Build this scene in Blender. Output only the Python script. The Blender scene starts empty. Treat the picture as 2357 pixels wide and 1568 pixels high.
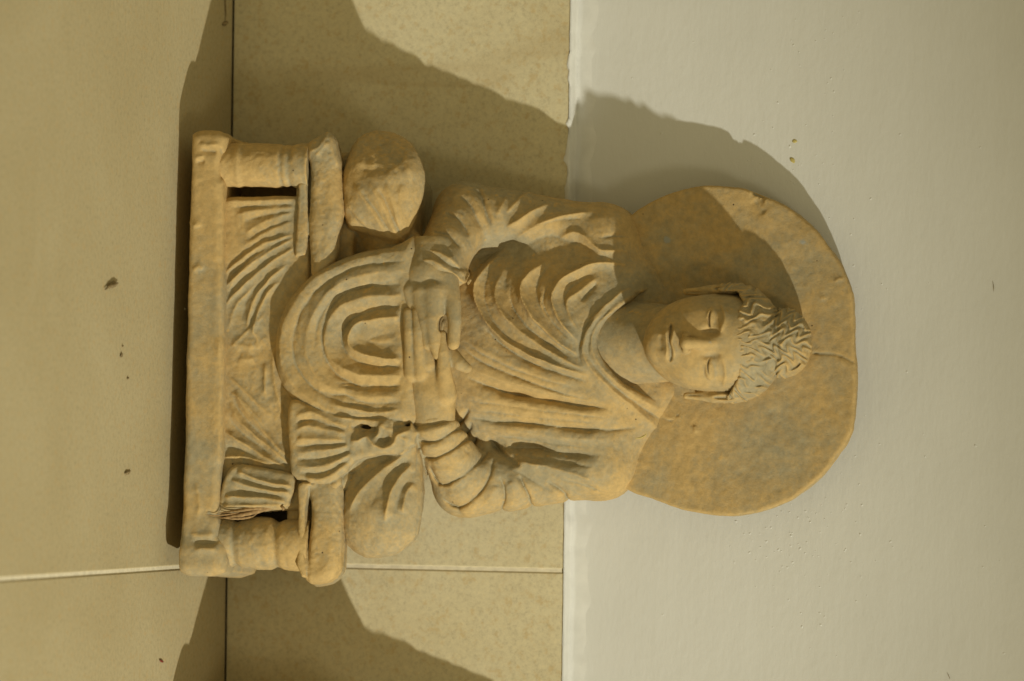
import bpy, math
import numpy as np
from concurrent.futures import ThreadPoolExecutor
POOL = ThreadPoolExecutor(4)

# ---------------------------------------------------------------- camera, light, exposure
S = 0.00019                      # metres per tracing unit
F = 17000.0                       # focal length in tracing units (picture is 2357 units wide)
PITCH = math.radians(17.5)
ROLL = 0.012
TILT = math.radians(5.5)         # the statue leans back on its rear edge
YAW = math.radians(3.0)
DEPTH = 330.0                    # depth of the plinth
def v3(*a): return np.array(a, float)
fwd = v3(0, math.cos(PITCH), -math.sin(PITCH))
upv = v3(0, math.sin(PITCH), math.cos(PITCH))
rgt = v3(1, 0, 0)
CX = upv*math.cos(ROLL) - rgt*math.sin(ROLL)        # picture right = up in the room
CY = -(rgt*math.cos(ROLL) + upv*math.sin(ROLL))     # picture up = left in the room
# the plinth's lower front edge stands at picture point (428, 812), drawn at scale 1
LIFT = 18.0                      # rough lumps under the plinth keep it off the floor
BASE = v3(0, 0, DEPTH*math.sin(TILT)+LIFT)
CPOS = BASE - (fwd*F + CX*(428-1178.5) - CY*(812-784.0))

scene = bpy.context.scene
cam_data = bpy.data.cameras.new('camera')
cam = bpy.data.objects.new('camera', cam_data)
scene.collection.objects.link(cam)
from mathutils import Matrix, Vector
m = Matrix.Identity(4)
for i in range(3):
    m[i][0] = CX[i]; m[i][1] = CY[i]; m[i][2] = -fwd[i]; m[i][3] = CPOS[i]*S
cam.matrix_world = m
cam_data.sensor_width = 36.0
cam_data.lens = 36.0*F/2357.0
cam_data.clip_start = 0.01; cam_data.clip_end = 50
cam_data.dof.use_dof = True
cam_data.dof.focus_distance = float((v3(0, 150, 620)-CPOS)@fwd)*S
cam_data.dof.aperture_fstop = 8.0
scene.camera = cam

world = bpy.data.worlds.new('World'); scene.world = world
world.use_nodes = True
world.node_tree.nodes['Background'].inputs[0].default_value = (1.0, 0.85, 0.46, 1)
world.node_tree.nodes['Background'].inputs[1].default_value = 0.30

LDIR = v3(-1.7, 1.0, -1.2); LDIR /= np.linalg.norm(LDIR)
def lamp(name, kind, target, direction, dist, energy, color, size):
    d = bpy.data.lights.new(name, kind)
    o = bpy.data.objects.new(name, d); scene.collection.objects.link(o)
    p = target*S - direction*dist
    o.location = p
    o.rotation_euler = Vector(direction).to_track_quat('-Z', 'Y').to_euler()
    d.energy = energy; d.color = color
    if kind == 'SPOT':
        d.spot_size = math.radians(20.5); d.spot_blend = 1.0; d.shadow_soft_size = size
    else:
        d.shape = 'DISK'; d.size = size
    return o
lamp('ceiling_spot', 'SPOT', v3(-60, -300, 260), LDIR, 2.4, 200, (1.0, 0.965, 0.82), 0.022)
D2 = v3(-0.45, 1.0, -1.0); D2 /= np.linalg.norm(D2)
lamp('ceiling_downlight', 'AREA', v3(0, 200, 700), D2, 2.2, 4.0, (1.0, 0.90, 0.62), 0.35)

vs = scene.view_settings
vs.view_transform = 'Standard'; vs.look = 'None'; vs.exposure = 0.0; vs.gamma = 1.0
vs.use_curve_mapping = False

# ---------------------------------------------------------------- helpers: frames
ct, st = math.cos(TILT), math.sin(TILT)
cy_, sy_ = math.cos(-YAW), math.sin(-YAW)
R_tilt = np.array([[1, 0, 0], [0, ct, st], [0, -st, ct]])
R_yaw = np.array([[cy_, -sy_, 0], [sy_, cy_, 0], [0, 0, 1]])
R_st = R_yaw @ R_tilt
T_st = BASE

def ray(px, py):
    d = fwd*F + CX*(px-1178.5) - CY*(py-784.0)
    return d/np.linalg.norm(d)
def U(px, py, Y):
    """picture point on the statue's own plane y = Y -> statue frame"""
    d = R_st.T @ ray(px, py)
    o = R_st.T @ (CPOS - T_st)
    t = (Y - o[1])/d[1]
    return o + d*t
def on_floor(px, py, z=0.0):
    d = ray(px, py); t = (z-CPOS[2])/d[2]; return CPOS + d*t
def on_wall(px, py, y):
    d = ray(px, py); t = (y-CPOS[1])/d[1]; return CPOS + d*t

# picture windows the outlines were measured in
ZO = {'D': (0, 0, 1.0), 'T': (863.1, 345.2, .58716), 'A': (374.0, 258.9, .38532), 'B': (374.0, 748.0, .40356),
      'O': (1323.4, 345.2, .58716), 'H': (1438.5, 604.2, .23851), 'N': (891.9, 546.6, .31197)}
def pic(w, pts):
    a, b, k = ZO[w]
    return [(a+k*p[0], b+k*p[1]) for p in pts]
def XZ(w, pts, Y):
    return np.array([U(x, y, Y)[[0, 2]] for x, y in pic(w, pts)])
def P(w, x, y, Y):
    a, b, k = ZO[w]
    return U(a+k*x, b+k*y, Y)

# ---------------------------------------------------------------- helpers: noise, solids
rng = np.random.default_rng(7)
TAB = rng.random((64, 64, 64)).astype(np.float32)*2-1
def noise(x, y, z, s):
    x = x/s; y = y/s; z = z/s
    xi = np.floor(x); yi = np.floor(y); zi = np.floor(z)
    fx = x-xi; fy = y-yi; fz = z-zi
    fx = fx*fx*(3-2*fx); fy = fy*fy*(3-2*fy); fz = fz*fz*(3-2*fz)
    xi = xi.astype(np.int32) & 63; yi = yi.astype(np.int32) & 63; zi = zi.astype(np.int32) & 63
    x1 = (xi+1) & 63; y1 = (yi+1) & 63; z1 = (zi+1) & 63
    def L(a, b, c): return TAB[a, b, c]
    c00 = L(xi, yi, zi)*(1-fx)+L(x1, yi, zi)*fx; c10 = L(xi, y1, zi)*(1-fx)+L(x1, y1, zi)*fx
    c01 = L(xi, yi, z1)*(1-fx)+L(x1, yi, z1)*fx; c11 = L(xi, y1, z1)*(1-fx)+L(x1, y1, z1)*fx
    return (c00*(1-fy)+c10*fy)*(1-fz)+(c01*(1-fy)+c11*fy)*fz
def lumps(x, y, z, a=1.0):
    return a*(2.2*noise(x, y, z, 60.)+0.8*noise(x+31, y, z, 17.)+0.7*noise(x, y+9, z, 6.5))

def sm(a, b, k):
    h = np.clip(0.5+0.5*(b-a)/k, 0, 1)
    return b+(a-b)*h-k*h*(1-h)
def smax(a, b, k): return -sm(-a, -b, k)
def ell(x, y, z, c, r):
    px, py, pz = x-c[0], y-c[1], z-c[2]
    k0 = np.sqrt((px/r[0])**2+(py/r[1])**2+(pz/r[2])**2)
    k1 = np.sqrt((px/r[0]**2)**2+(py/r[1]**2)**2+(pz/r[2]**2)**2)+1e-9
    return k0*(k0-1)/k1
def cone(x, y, z, a, b, ra, rb, sy=1.0):
    """capsule whose radius runs from ra to rb; sy > 1 flattens it in depth"""
    bx, by, bz = b-a
    by *= sy
    px, py, pz = x-a[0], (y-a[1])*sy, z-a[2]
    h = np.clip((px*bx+py*by+pz*bz)/(bx*bx+by*by+bz*bz), 0, 1)
    d = np.sqrt((px-bx*h)**2+(py-by*h)**2+(pz-bz*h)**2)-(ra+(rb-ra)*h)
    return d/max(1.0, sy)
def rbox(x, y, z, c, h, r):
    qx = np.abs(x-c[0])-(h[0]-r); qy = np.abs(y-c[1])-(h[1]-r); qz = np.abs(z-c[2])-(h[2]-r)
    return np.sqrt(np.maximum(qx, 0)**2+np.maximum(qy, 0)**2+np.maximum(qz, 0)**2)+np.minimum(np.maximum(qx, np.maximum(qy, qz)), 0)-r
def poly2(x, z, pts):
    d = np.full(x.shape, 1e12, np.float32); s = np.ones(x.shape, np.float32)
    n = len(pts)
    for i in range(n):
        ax, az = pts[i]; bx, bz = pts[i-1]
        ex, ez = bx-ax, bz-az; wx, wz = x-ax, z-az
        t = np.clip((wx*ex+wz*ez)/(ex*ex+ez*ez+1e-9), 0, 1)
        d = np.minimum(d, (wx-ex*t)**2+(wz-ez*t)**2)
        c1 = z >= az; c2 = z < bz; c3 = ex*wz > ez*wx
        flip = (c1 & c2 & c3) | (~c1 & ~c2 & ~c3)
        s = np.where(flip, -s, s)
    return s*np.sqrt(d)
class Outline:
    """distance to a closed outline in (x, z), kept on a 2-unit raster"""
    def __init__(s, pts, pad=90, q=2.0):
        pts = np.asarray(pts); s.q = q
        s.o = pts.min(0)-pad; n = np.ceil((pts.max(0)+pad-s.o)/q).astype(int)+2
        gx, gz = np.meshgrid(s.o[0]+np.arange(n[0])*q, s.o[1]+np.arange(n[1])*q)
        s.m = poly2(gx.astype(np.float32), gz.astype(np.float32), pts); s.n = n
    def __call__(s, x, z):
        fx = (x-s.o[0])/s.q; fz = (z-s.o[1])/s.q
        cx = np.clip(fx, 0, s.n[0]-1.01); cz = np.clip(fz, 0, s.n[1]-1.01)
        out = (np.abs(fx-cx)+np.abs(fz-cz))*s.q*.7
        i = cx.astype(np.int32); j = cz.astype(np.int32); cx = cx-i; cz = cz-j; m_ = s.m
        return (m_[j, i]*(1-cx)+m_[j, i+1]*cx)*(1-cz)+(m_[j+1, i]*(1-cx)+m_[j+1, i+1]*cx)*cz+out
def spline(pts, step=10.0, closed=False):
    pts = np.asarray(pts, float); out = []; n = len(pts)
    rngi = range(n if closed else n-1)
    for i in rngi:
        if closed: p0, p1, p2, p3 = pts[(i-1) % n], pts[i], pts[(i+1) % n], pts[(i+2) % n]
        else: p0, p1, p2, p3 = pts[max(i-1, 0)], pts[i], pts[i+1], pts[min(i+2, n-1)]
        k = max(2, int(np.linalg.norm(p2-p1)/step))
        for j in range(k):
            t = j/k
            out.append(0.5*((2*p1)+(-p0+p2)*t+(2*p0-5*p1+4*p2-p3)*t*t+(-p0+3*p1-3*p2+p3)*t**3))
    if not closed: out.append(pts[-1])
    return np.array(out)
def slab(x, y, z, pts, y0, y1, r):
    d2 = pts(x, z)+r
    dy = np.maximum(y0+r-y, y-(y1-r))
    return np.minimum(np.maximum(d2, dy), 0)+np.sqrt(np.maximum(d2, 0)**2+np.maximum(dy, 0)**2)-r

# relief: folds and cuts drawn on the statue's front (x, z), in tracing units
RX0, RZ0, RW, RH = -620, -60, 1240, 1700
class Relief:
    def __init__(s): s.m = np.zeros((RH, RW), np.float32)
    def fold(s, w, pts, h, wl, wr=None, Y=100, taper=0.25, step=12):
        """h > 0 ridge, h < 0 groove; wl / wr are the widths on the two sides of the line"""
        wr = wl if wr is None else wr
        c = spline(XZ(w, pts, Y), step)
        L = np.r_[0, np.cumsum(np.linalg.norm(np.diff(c, axis=0), axis=1))]; tot = L[-1]
        R = 2.6*max(wl, wr)
        x0 = int(max(0, c[:, 0].min()-R-RX0)); x1 = int(min(RW, c[:, 0].max()+R-RX0+1))
        z0 = int(max(0, c[:, 1].min()-R-RZ0)); z1 = int(min(RH, c[:, 1].max()+R-RZ0+1))
        gx, gz = np.meshgrid(np.arange(x0, x1)+RX0, np.arange(z0, z1)+RZ0)
        best = np.full(gx.shape, 1e9); tt = np.zeros(gx.shape); sd = np.zeros(gx.shape)
        for i in range(len(c)-1):
            a, b = c[i], c[i+1]; e = b-a; l2 = e@e+1e-9
            wx, wz = gx-a[0], gz-a[1]
            t = np.clip((wx*e[0]+wz*e[1])/l2, 0, 1)
            d = (wx-e[0]*t)**2+(wz-e[1]*t)**2
            k = d < best
            best[k] = d[k]; tt[k] = (L[i]+t*math.sqrt(l2))[k]; sd[k] = (e[0]*wz-e[1]*wx)[k]
        d = np.sqrt(best); u = tt/tot
        tp = np.minimum(1, np.minimum(u, 1-u)/taper) if taper else 1.0
        if taper: tp = np.sin(0.5*np.pi*tp)
        ww = np.where(sd > 0, wl, wr)*(0.55+0.45*tp)
        s.m[z0:z1, x0:x1] += (h*tp*np.exp(-(d/ww)**1.25)).astype(np.float32)
    def folds(s, w, lst, h, wl, wr=None, **k):
        for p in lst: s.fold(w, p, h, wl, wr, **k)
    def __call__(s, x, z):
        w = noise(x, x*0+3.0, z, 24.); w2 = noise(x, x*0+17.0, z, 24.); w3 = noise(x, x*0+41.0, z, 38.)
        return s.at(x+1.8*w, z+1.8*w2)*(1+0.32*w3)
    def at(s, x, z):
        fx = np.clip(x-RX0, 0, RW-2); fz = np.clip(z-RZ0, 0, RH-2)
        i = fx.astype(np.int32); j = fz.astype(np.int32); fx = fx-i; fz = fz-j
        m_ = s.m
        return (m_[j, i]*(1-fx)+m_[j, i+1]*fx)*(1-fz)+(m_[j+1, i]*(1-fx)+m_[j+1, i+1]*fx)*fz

def solid(field, lo, hi, h):
    """surface nets on a sparse grid -> verts, quads"""
    lo = np.array(lo, float); B = 4
    n = (np.ceil((np.array(hi)-lo)/h/B).astype(int))*B
    nb = n//B
    bc = np.stack(np.meshgrid(*[np.arange(k) for k in nb], indexing='ij'), -1).reshape(-1, 3)
    def run(pts):
        parts = [pts[c:c+60000] for c in range(0, len(pts), 60000)]
        return np.concatenate(list(POOL.map(lambda p: field(p[:, 0], p[:, 1], p[:, 2]).astype(np.float32), parts)))
    f = run((lo+(bc*B+(B-1)/2)*h).astype(np.float32))
    G = np.repeat(np.repeat(np.repeat(np.where(f.reshape(nb) > 0, 1e3, -1e3).astype(np.float32), B, 0), B, 1), B, 2)
    act = bc[np.abs(f) < h*B*0.87+4.5]
    off = np.stack(np.meshgrid(*[np.arange(B)]*3, indexing='ij'), -1).reshape(-1, 3)
    idx = (act[:, None, :]*B+off[None]).reshape(-1, 3)
    G[idx[:, 0], idx[:, 1], idx[:, 2]] = run((lo+idx*h).astype(np.float32))
    I = G < 0
    mn = I[:-1, :-1, :-1].astype(np.uint8)
    for a in (0, 1):
        for b in (0, 1):
            for c in (0, 1):
                if a+b+c: mn += I[a:n[0]-1+a, b:n[1]-1+b, c:n[2]-1+c]
    cells = np.argwhere((mn > 0) & (mn < 8))
    cor = np.array([(a, b, c) for a in (0, 1) for b in (0, 1) for c in (0, 1)])
    val = np.stack([G[cells[:, 0]+a, cells[:, 1]+b, cells[:, 2]+c] for a, b, c in cor], 1)
    val = np.clip(val, -3*h, 3*h)
    acc = np.zeros((len(cells), 3)); cnt = np.zeros(len(cells))
    for i in range(8):
        for j in range(i+1, 8):
            if np.abs(cor[i]-cor[j]).sum() != 1: continue
            s_ = (val[:, i] < 0) != (val[:, j] < 0)
            t = val[s_, i]/(val[s_, i]-val[s_, j])
            acc[s_] += cor[i]+t[:, None]*(cor[j]-cor[i]); cnt[s_] += 1
    V = lo+(cells+acc/cnt[:, None])*h
    ID = np.full(tuple(n-1), -1, np.int32)
    ID[cells[:, 0], cells[:, 1], cells[:, 2]] = np.arange(len(cells))
    Q = []
    for ax in range(3):
        sl0 = [slice(1, -1)]*3; sl1 = [slice(1, -1)]*3
        sl0[ax] = slice(0, -1); sl1[ax] = slice(1, None)
        A = I[tuple(sl0)]; Bm = I[tuple(sl1)]
        e = np.argwhere(A != Bm)
        inside = A[e[:, 0], e[:, 1], e[:, 2]]
        base = e+1; base[:, ax] = e[:, ax]
        u, w = (ax+1) % 3, (ax+2) % 3
        du = np.eye(3, dtype=int)[u]; dw = np.eye(3, dtype=int)[w]
        g = lambda q: ID[q[:, 0], q[:, 1], q[:, 2]]
        q = np.stack([g(base-du-dw), g(base-dw), g(base), g(base-du)], 1)
        q[~inside] = q[~inside][:, ::-1]
        Q.append(q[(q >= 0).all(1)])
    return V, np.concatenate(Q)

def mesh_from(name, V, Q, mat):
    me = bpy.data.meshes.new(name)
    me.vertices.add(len(V)); me.vertices.foreach_set('co', (np.asarray(V, np.float32)*S).ravel())
    me.loops.add(Q.size); me.loops.foreach_set('vertex_index', Q.astype(np.int32).ravel())
    me.polygons.add(len(Q))
    me.polygons.foreach_set('loop_start', np.arange(0, Q.size, 4, dtype=np.int32))
    me.polygons.foreach_set('use_smooth', np.ones(len(Q), bool))
    me.update(calc_edges=True)
    me.materials.append(mat)
    return me
def link(name, me, parent=None):
    o = bpy.data.objects.new(name, me); scene.collection.objects.link(o); o.parent = parent
    return o
def tag(o, label=None, cat=None, group=None, kind=None):
    if label: o['label'] = label
    if cat: o['category'] = cat
    if group: o['group'] = group
    if kind: o['kind'] = kind

# ---------------------------------------------------------------- materials
def nodes(name):
    ma = bpy.data.materials.new(name); ma.use_nodes = True
    nt = ma.node_tree; b = nt.nodes['Principled BSDF']
    def N(t, **kw):
        n = nt.nodes.new(t)
        for k, v in kw.items():
            if k in n.inputs.keys(): n.inputs[k].default_value = v
            else: setattr(n, k, v)
        return n
    return ma, nt, b, N
def ramp(nt, N, src, stops):
    r = N('ShaderNodeValToRGB')
    el = r.color_ramp.elements
    while len(el) < len(stops): el.new(0.5)
    for e, (p, c) in zip(el, stops): e.position = p; e.color = c if len(c) == 4 else (*c, 1)
    nt.links.new(src, r.inputs[0]); return r
def mix(nt, N, fac, a, b, mode='MIX'):
    n = N('ShaderNodeMix'); n.data_type = 'RGBA'; n.blend_type = mode
    for s_, v in ((n.inputs[0], fac), (n.inputs[6], a), (n.inputs[7], b)):
        if hasattr(v, 'node'): nt.links.new(v, s_)
        else: s_.default_value = v if not isinstance(v, tuple) else (*v, 1)[:4]
    return n.outputs[2]
def bump(nt, N, b, items):
    prev = None
    for h, dist, stren in items:
        n = N('ShaderNodeBump'); n.inputs['Strength'].default_value = stren; n.inputs['Distance'].default_value = dist
        nt.links.new(h, n.inputs['Height'])
        if prev: nt.links.new(prev.outputs[0], n.inputs['Normal'])
        prev = n
    nt.links.new(prev.outputs[0], b.inputs['Normal'])

def clay_material():
    ma, nt, b, N = nodes('painted_clay')
    co = N('ShaderNodeTexCoord').outputs['Object']
    def nz(scale, detail=5, rough=0.6, dist=0.0):
        n = N('ShaderNodeTexNoise'); n.inputs['Scale'].default_value = scale; n.inputs['Detail'].default_value = detail
        n.inputs['Roughness'].default_value = rough; n.inputs['Distortion'].default_value = dist
        nt.links.new(co, n.inputs['Vector']); return n.outputs['Fac']
    big, mid, fine = nz(10, 8, .60, .8), nz(130, 4, .6), nz(900, 3, .6)
    geo = N('ShaderNodeNewGeometry')
    # ochre wash over grey cement: rubbed thin in patches, heavier on some edges
    add = N('ShaderNodeMath', operation='MULTIPLY_ADD'); nt.links.new(mid, add.inputs[0]); add.inputs[1].default_value = 0.28
    nt.links.new(big, add.inputs[2])
    add2 = N('ShaderNodeMath', operation='MULTIPLY_ADD'); nt.links.new(fine, add2.inputs[0]); add2.inputs[1].default_value = 0.16
    nt.links.new(add.outputs[0], add2.inputs[2])
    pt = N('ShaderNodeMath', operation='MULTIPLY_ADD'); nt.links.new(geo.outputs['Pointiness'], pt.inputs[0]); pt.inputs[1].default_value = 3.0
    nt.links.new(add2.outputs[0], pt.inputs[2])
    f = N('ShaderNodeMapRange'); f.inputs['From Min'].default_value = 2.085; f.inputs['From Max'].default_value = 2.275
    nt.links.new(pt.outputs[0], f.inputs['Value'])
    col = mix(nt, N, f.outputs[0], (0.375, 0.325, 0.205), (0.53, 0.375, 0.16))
    r2 = ramp(nt, N, nz(300, 3, .7), [(0.3, (0.78, 0.79, 0.80)), (0.7, (1.16, 1.13, 1.08))])
    col = mix(nt, N, 0.8, col, r2.outputs[0], 'MULTIPLY')
    # small dark pinholes
    vo = N('ShaderNodeTexVoronoi'); vo.inputs['Scale'].default_value = 210; nt.links.new(co, vo.inputs['Vector'])
    pit = N('ShaderNodeMapRange'); pit.inputs['From Min'].default_value = 0.05; pit.inputs['From Max'].default_value = 0.10
    nt.links.new(vo.outputs['Distance'], pit.inputs['Value'])
    rare = N('ShaderNodeSeparateColor'); nt.links.new(vo.outputs['Color'], rare.inputs[0])
    rg = N('ShaderNodeMath', operation='GREATER_THAN'); nt.links.new(rare.outputs[0], rg.inputs[0]); rg.inputs[1].default_value = 0.10
    mx = N('ShaderNodeMath', operation='MAXIMUM'); nt.links.new(rg.outputs[0], mx.inputs[0]); nt.links.new(pit.outputs[0], mx.inputs[1])
    col = mix(nt, N, mx.outputs[0], (0.09, 0.06, 0.03), col)
    v2 = N('ShaderNodeTexVoronoi'); v2.inputs['Scale'].default_value = 70; nt.links.new(co, v2.inputs['Vector'])
    dn = N('ShaderNodeMath', operation='MULTIPLY_ADD'); nt.links.new(mid, dn.inputs[0]); dn.inputs[1].default_value = 0.5; nt.links.new(v2.outputs['Distance'], dn.inputs[2])
    c2 = N('ShaderNodeMapRange'); c2.inputs['From Min'].default_value = 0.36; c2.inputs['From Max'].default_value = 0.42; nt.links.new(dn.outputs[0], c2.inputs['Value'])
    s3 = N('ShaderNodeSeparateColor'); nt.links.new(v2.outputs['Color'], s3.inputs[0])
    g2 = N('ShaderNodeMath', operation='GREATER_THAN'); nt.links.new(s3.outputs[1], g2.inputs[0]); g2.inputs[1].default_value = 0.03
    m2 = N('ShaderNodeMath', operation='MAXIMUM'); nt.links.new(g2.outputs[0], m2.inputs[0]); nt.links.new(c2.outputs[0], m2.inputs[1])
    col = mix(nt, N, m2.outputs[0], (0.36, 0.36, 0.31), col)
    nt.links.new(col, b.inputs['Base Color'])
    b.inputs['Roughness'].default_value = 0.82; b.inputs['Specular IOR Level'].default_value = 0.25
    bump(nt, N, b, [(nz(1500, 4, .8), .0005, .55), (nz(600, 4, .7), .0006, .22), (mx.outputs[0], .0006, .4)])
    return ma
def stone_material(name, base, vein, spot, veins=0.28):
    ma, nt, b, N = nodes(name)
    co = N('ShaderNodeTexCoord').outputs['Object']
    def nz(scale, detail=4, rough=0.6, dist=0.0, stretch=None):
        n = N('ShaderNodeTexNoise'); n.inputs['Scale'].default_value = scale; n.inputs['Detail'].default_value = detail
        n.inputs['Roughness'].default_value = rough; n.inputs['Distortion'].default_value = dist
        if stretch:
            mp = N('ShaderNodeMapping'); mp.inputs['Scale'].default_value = stretch; nt.links.new(co, mp.inputs[0]); nt.links.new(mp.outputs[0], n.inputs['Vector'])
        else: nt.links.new(co, n.inputs['Vector'])
        return n.outputs['Fac']
    r1 = ramp(nt, N, nz(11, 7, .62, .8), [(0.3, tuple(c*k for c, k in zip(base, (.93, .90, .84)))), (0.7, tuple(min(1, c*1.05) for c in base))])
    gr = ramp(nt, N, nz(480, 5, .8), [(0.30, spot), (0.48, (0.97, 0.97, 0.97)), (0.56, (1.03, 1.03, 1.02)), (0.74, (1.26, 1.22, 1.14))])
    col = mix(nt, N, 0.55, r1.outputs[0], gr.outputs[0], 'MULTIPLY')
    fl = ramp(nt, N, nz(300, 3, .6), [(0.54, (0, 0, 0)), (0.70, (1, 1, 1))])
    sc = N('ShaderNodeMath', operation='MULTIPLY'); nt.links.new(fl.outputs[0], sc.inputs[0]); sc.inputs[1].default_value = 0.55
    col = mix(nt, N, sc.outputs[0], col, vein)
    # thin rusty veins
    vn = ramp(nt, N, nz(2.6, 3, .5, 0.4, (3.4, 1.6, 0.7)), [(0.487, (0, 0, 0)), (0.499, (1, 1, 1)), (0.501, (1, 1, 1)), (0.513, (0, 0, 0))])
    s2 = N('ShaderNodeMath', operation='MULTIPLY'); nt.links.new(vn.outputs[0], s2.inputs[0]); s2.inputs[1].default_value = veins
    col = mix(nt, N, s2.outputs[0], col, tuple(v*0.8 for v in vein))
    nt.links.new(col, b.inputs['Base Color'])
    b.inputs['Roughness'].default_value = 0.72; b.inputs['Specular IOR Level'].default_value = 0.3
    bump(nt, N, b, [(nz(800, 4, .75), .0004, .30), (nz(60, 3, .6), .001, .12)])
    return ma
def plain(name, col, rough=0.8, var=0.12, scale=400, bstr=.3):
    ma, nt, b, N = nodes(name)
    co = N('ShaderNodeTexCoord').outputs['Object']
    n = N('ShaderNodeTexNoise'); n.inputs['Scale'].default_value = scale; n.inputs['Detail'].default_value = 4
    nt.links.new(co, n.inputs['Vector'])
    r = ramp(nt, N, n.outputs['Fac'], [(0.3, tuple(c*(1-var) for c in col)), (0.7, tuple(min(1, c*(1+var)) for c in col))])
    nt.links.new(r.outputs[0], b.inputs['Base Color']); b.inputs['Roughness'].default_value = rough
    b.inputs['Specular IOR Level'].default_value = 0.25
    bump(nt, N, b, [(n.outputs['Fac'], .0005, bstr)])
    return ma
def wall_material():
    ma, nt, b, N = nodes('white_wall_paint')
    co = N('ShaderNodeTexCoord').outputs['Object']
    def nz(scale, stretch=(1, 1, 1), detail=3, rough=.5):
        mp = N('ShaderNodeMapping'); mp.inputs['Scale'].default_value = stretch; nt.links.new(co, mp.inputs[0])
        n = N('ShaderNodeTexNoise'); n.inputs['Scale'].default_value = scale; n.inputs['Detail'].default_value = detail
        n.inputs['Roughness'].default_value = rough
        nt.links.new(mp.outputs[0], n.inputs['Vector']); return n.outputs['Fac']
    r = ramp(nt, N, nz(7, detail=5, rough=.6), [(0.3, (0.69, 0.695, 0.665)), (0.7, (0.76, 0.765, 0.735))])
    nt.links.new(r.outputs[0], b.inputs['Base Color'])
    b.inputs['Roughness'].default_value = 0.55; b.inputs['Specular IOR Level'].default_value = 0.3
    # roller and brush marks run sideways in the room
    bump(nt, N, b, [(nz(420, (0.45, 1, 1), 4, .6), .0006, .30), (nz(170, (0.05, 1, 1)), .0005, .24), (nz(22, (.4, 1, 1)), .003, .30)])
    return ma
CLAY = clay_material()
FLOOR = stone_material('floor_stone', (0.475, 0.41, 0.25), (0.50, 0.36, 0.17), (0.52, 0.50, 0.48), 0.0)
SKIRT = stone_material('skirting_stone', (0.66, 0.60, 0.405), (0.56, 0.42, 0.20), (0.58, 0.56, 0.53))
WALL = wall_material()
GROUT = plain('pale_grout', (0.72, 0.66, 0.50), .9, .12, 300)
JOINT = plain('dark_joint', (0.16, 0.13, 0.075), .9)
PAINT = plain('brushed_white_paint', (0.725, 0.725, 0.69), .55, .05, 160)
BARK = plain('dry_crumb', (0.26, 0.195, 0.10), .9, .4, 900)
RED = plain('red_fleck', (0.20, 0.05, 0.03), .8, .3, 900)
YEL = plain('yellow_paint_fleck', (0.55, 0.46, 0.16), .7, .2, 900)
FIBRE = plain('torn_sacking', (0.34, 0.22, 0.10), .85, .3, 900)

# ---------------------------------------------------------------- the setting
YT = on_floor(527.0, 784.0)[1]                  # face of the skirting tiles
ZT = on_wall(1306.0, 784.0, YT)[2]              # their top edge
YW = YT + 42.0                                  # face of the painted wall
print('tile face', YT, 'tile top', ZT, 'statue back', DEPTH, 'front lift', DEPTH*st)

def box_mesh(name, lo, hi, mat, bev=0.0, seg=2):
    import bmesh
    bm = bmesh.new(); bmesh.ops.create_cube(bm, size=1)
    lo = np.array(lo); hi = np.array(hi)
    for v in bm.verts:
        v.co = Vector([(lo[i]+hi[i])/2*S + v.co[i]*(hi[i]-lo[i])*S for i in range(3)])
    if bev: bmesh.ops.bevel(bm, geom=bm.edges[:], offset=bev*S, segments=seg, affect='EDGES', profile=0.6)
    me = bpy.data.meshes.new(name); bm.to_mesh(me); bm.free(); me.materials.append(mat)
    return me
XE = 4200.0
XJ = on_wall(1040, 1309, YT)[0]                 # the upright joint between two skirting tiles
floor = link('floor', box_mesh('floor', (-XE, -5200, -60), (XE, YT+60, -3.2), GROUT)); tag(floor, kind='structure')
# two floor slabs, their joint runs slightly askew to the wall
ja = on_floor(410, 1306.5); jb = on_floor(0, 1334)
sl = (jb[0]-ja[0])/(jb[1]-ja[1])
def slab_tile(name, xa0, xa1, y0, y1, mat, parent):
    import bmesh
    bm = bmesh.new()
    f = lambda x, y: (x+sl*(y-ja[1]))
    vs_ = [bm.verts.new((f(x, y)*S, y*S, -9*S)) for x, y in ((xa0, y0), (xa1, y0), (xa1, y1), (xa0, y1))]
    fc = bm.faces.new(vs_)
    ex = bmesh.ops.extrude_face_region(bm, geom=[fc])
    for v in [g for g in ex['geom'] if isinstance(g, bmesh.types.BMVert)]: v.co.z = 0
    bmesh.ops.recalc_face_normals(bm, faces=bm.faces[:])
    top = [e for e in bm.edges if all(v.co.z > -1e-6 for v in e.verts)]
    bmesh.ops.bevel(bm, geom=top, offset=2.5*S, segments=2, affect='EDGES', profile=0.5)
    me = bpy.data.meshes.new(name); bm.to_mesh(me); bm.free(); me.materials.append(mat)
    return link(name, me, parent)
GW = 5.0
slab_tile('floor_tile', -XE, ja[0]-GW, -5000, YT-1.5, FLOOR, floor)
slab_tile('floor_tile', ja[0]+GW, XE, -5000, YT-1.5, FLOOR, floor)
jm = link('floor_joint', box_mesh('floor_joint', (-XE, YT-3.5, -8.5), (XE, YT+4, -1.5), JOINT), floor)

wall = link('wall', box_mesh('wall', (-XE, YW, -100), (XE, YW+300, 4200), WALL)); tag(wall, kind='structure')
skirt = link('skirting', box_mesh('skirting', (-XE, YT+2.4, 3), (XE, YW, ZT-6), GROUT)); tag(skirt, kind='structure')
XL = XJ-3000
for a, b_ in ((XJ-2900, XJ-5.5), (XJ+5.5, XJ+2900)):
    o = link('skirting_tile', box_mesh('skirting_tile', (a, YT, 3), (b_, YW-4, ZT-2), SKIRT, 2.2), skirt)
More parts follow.
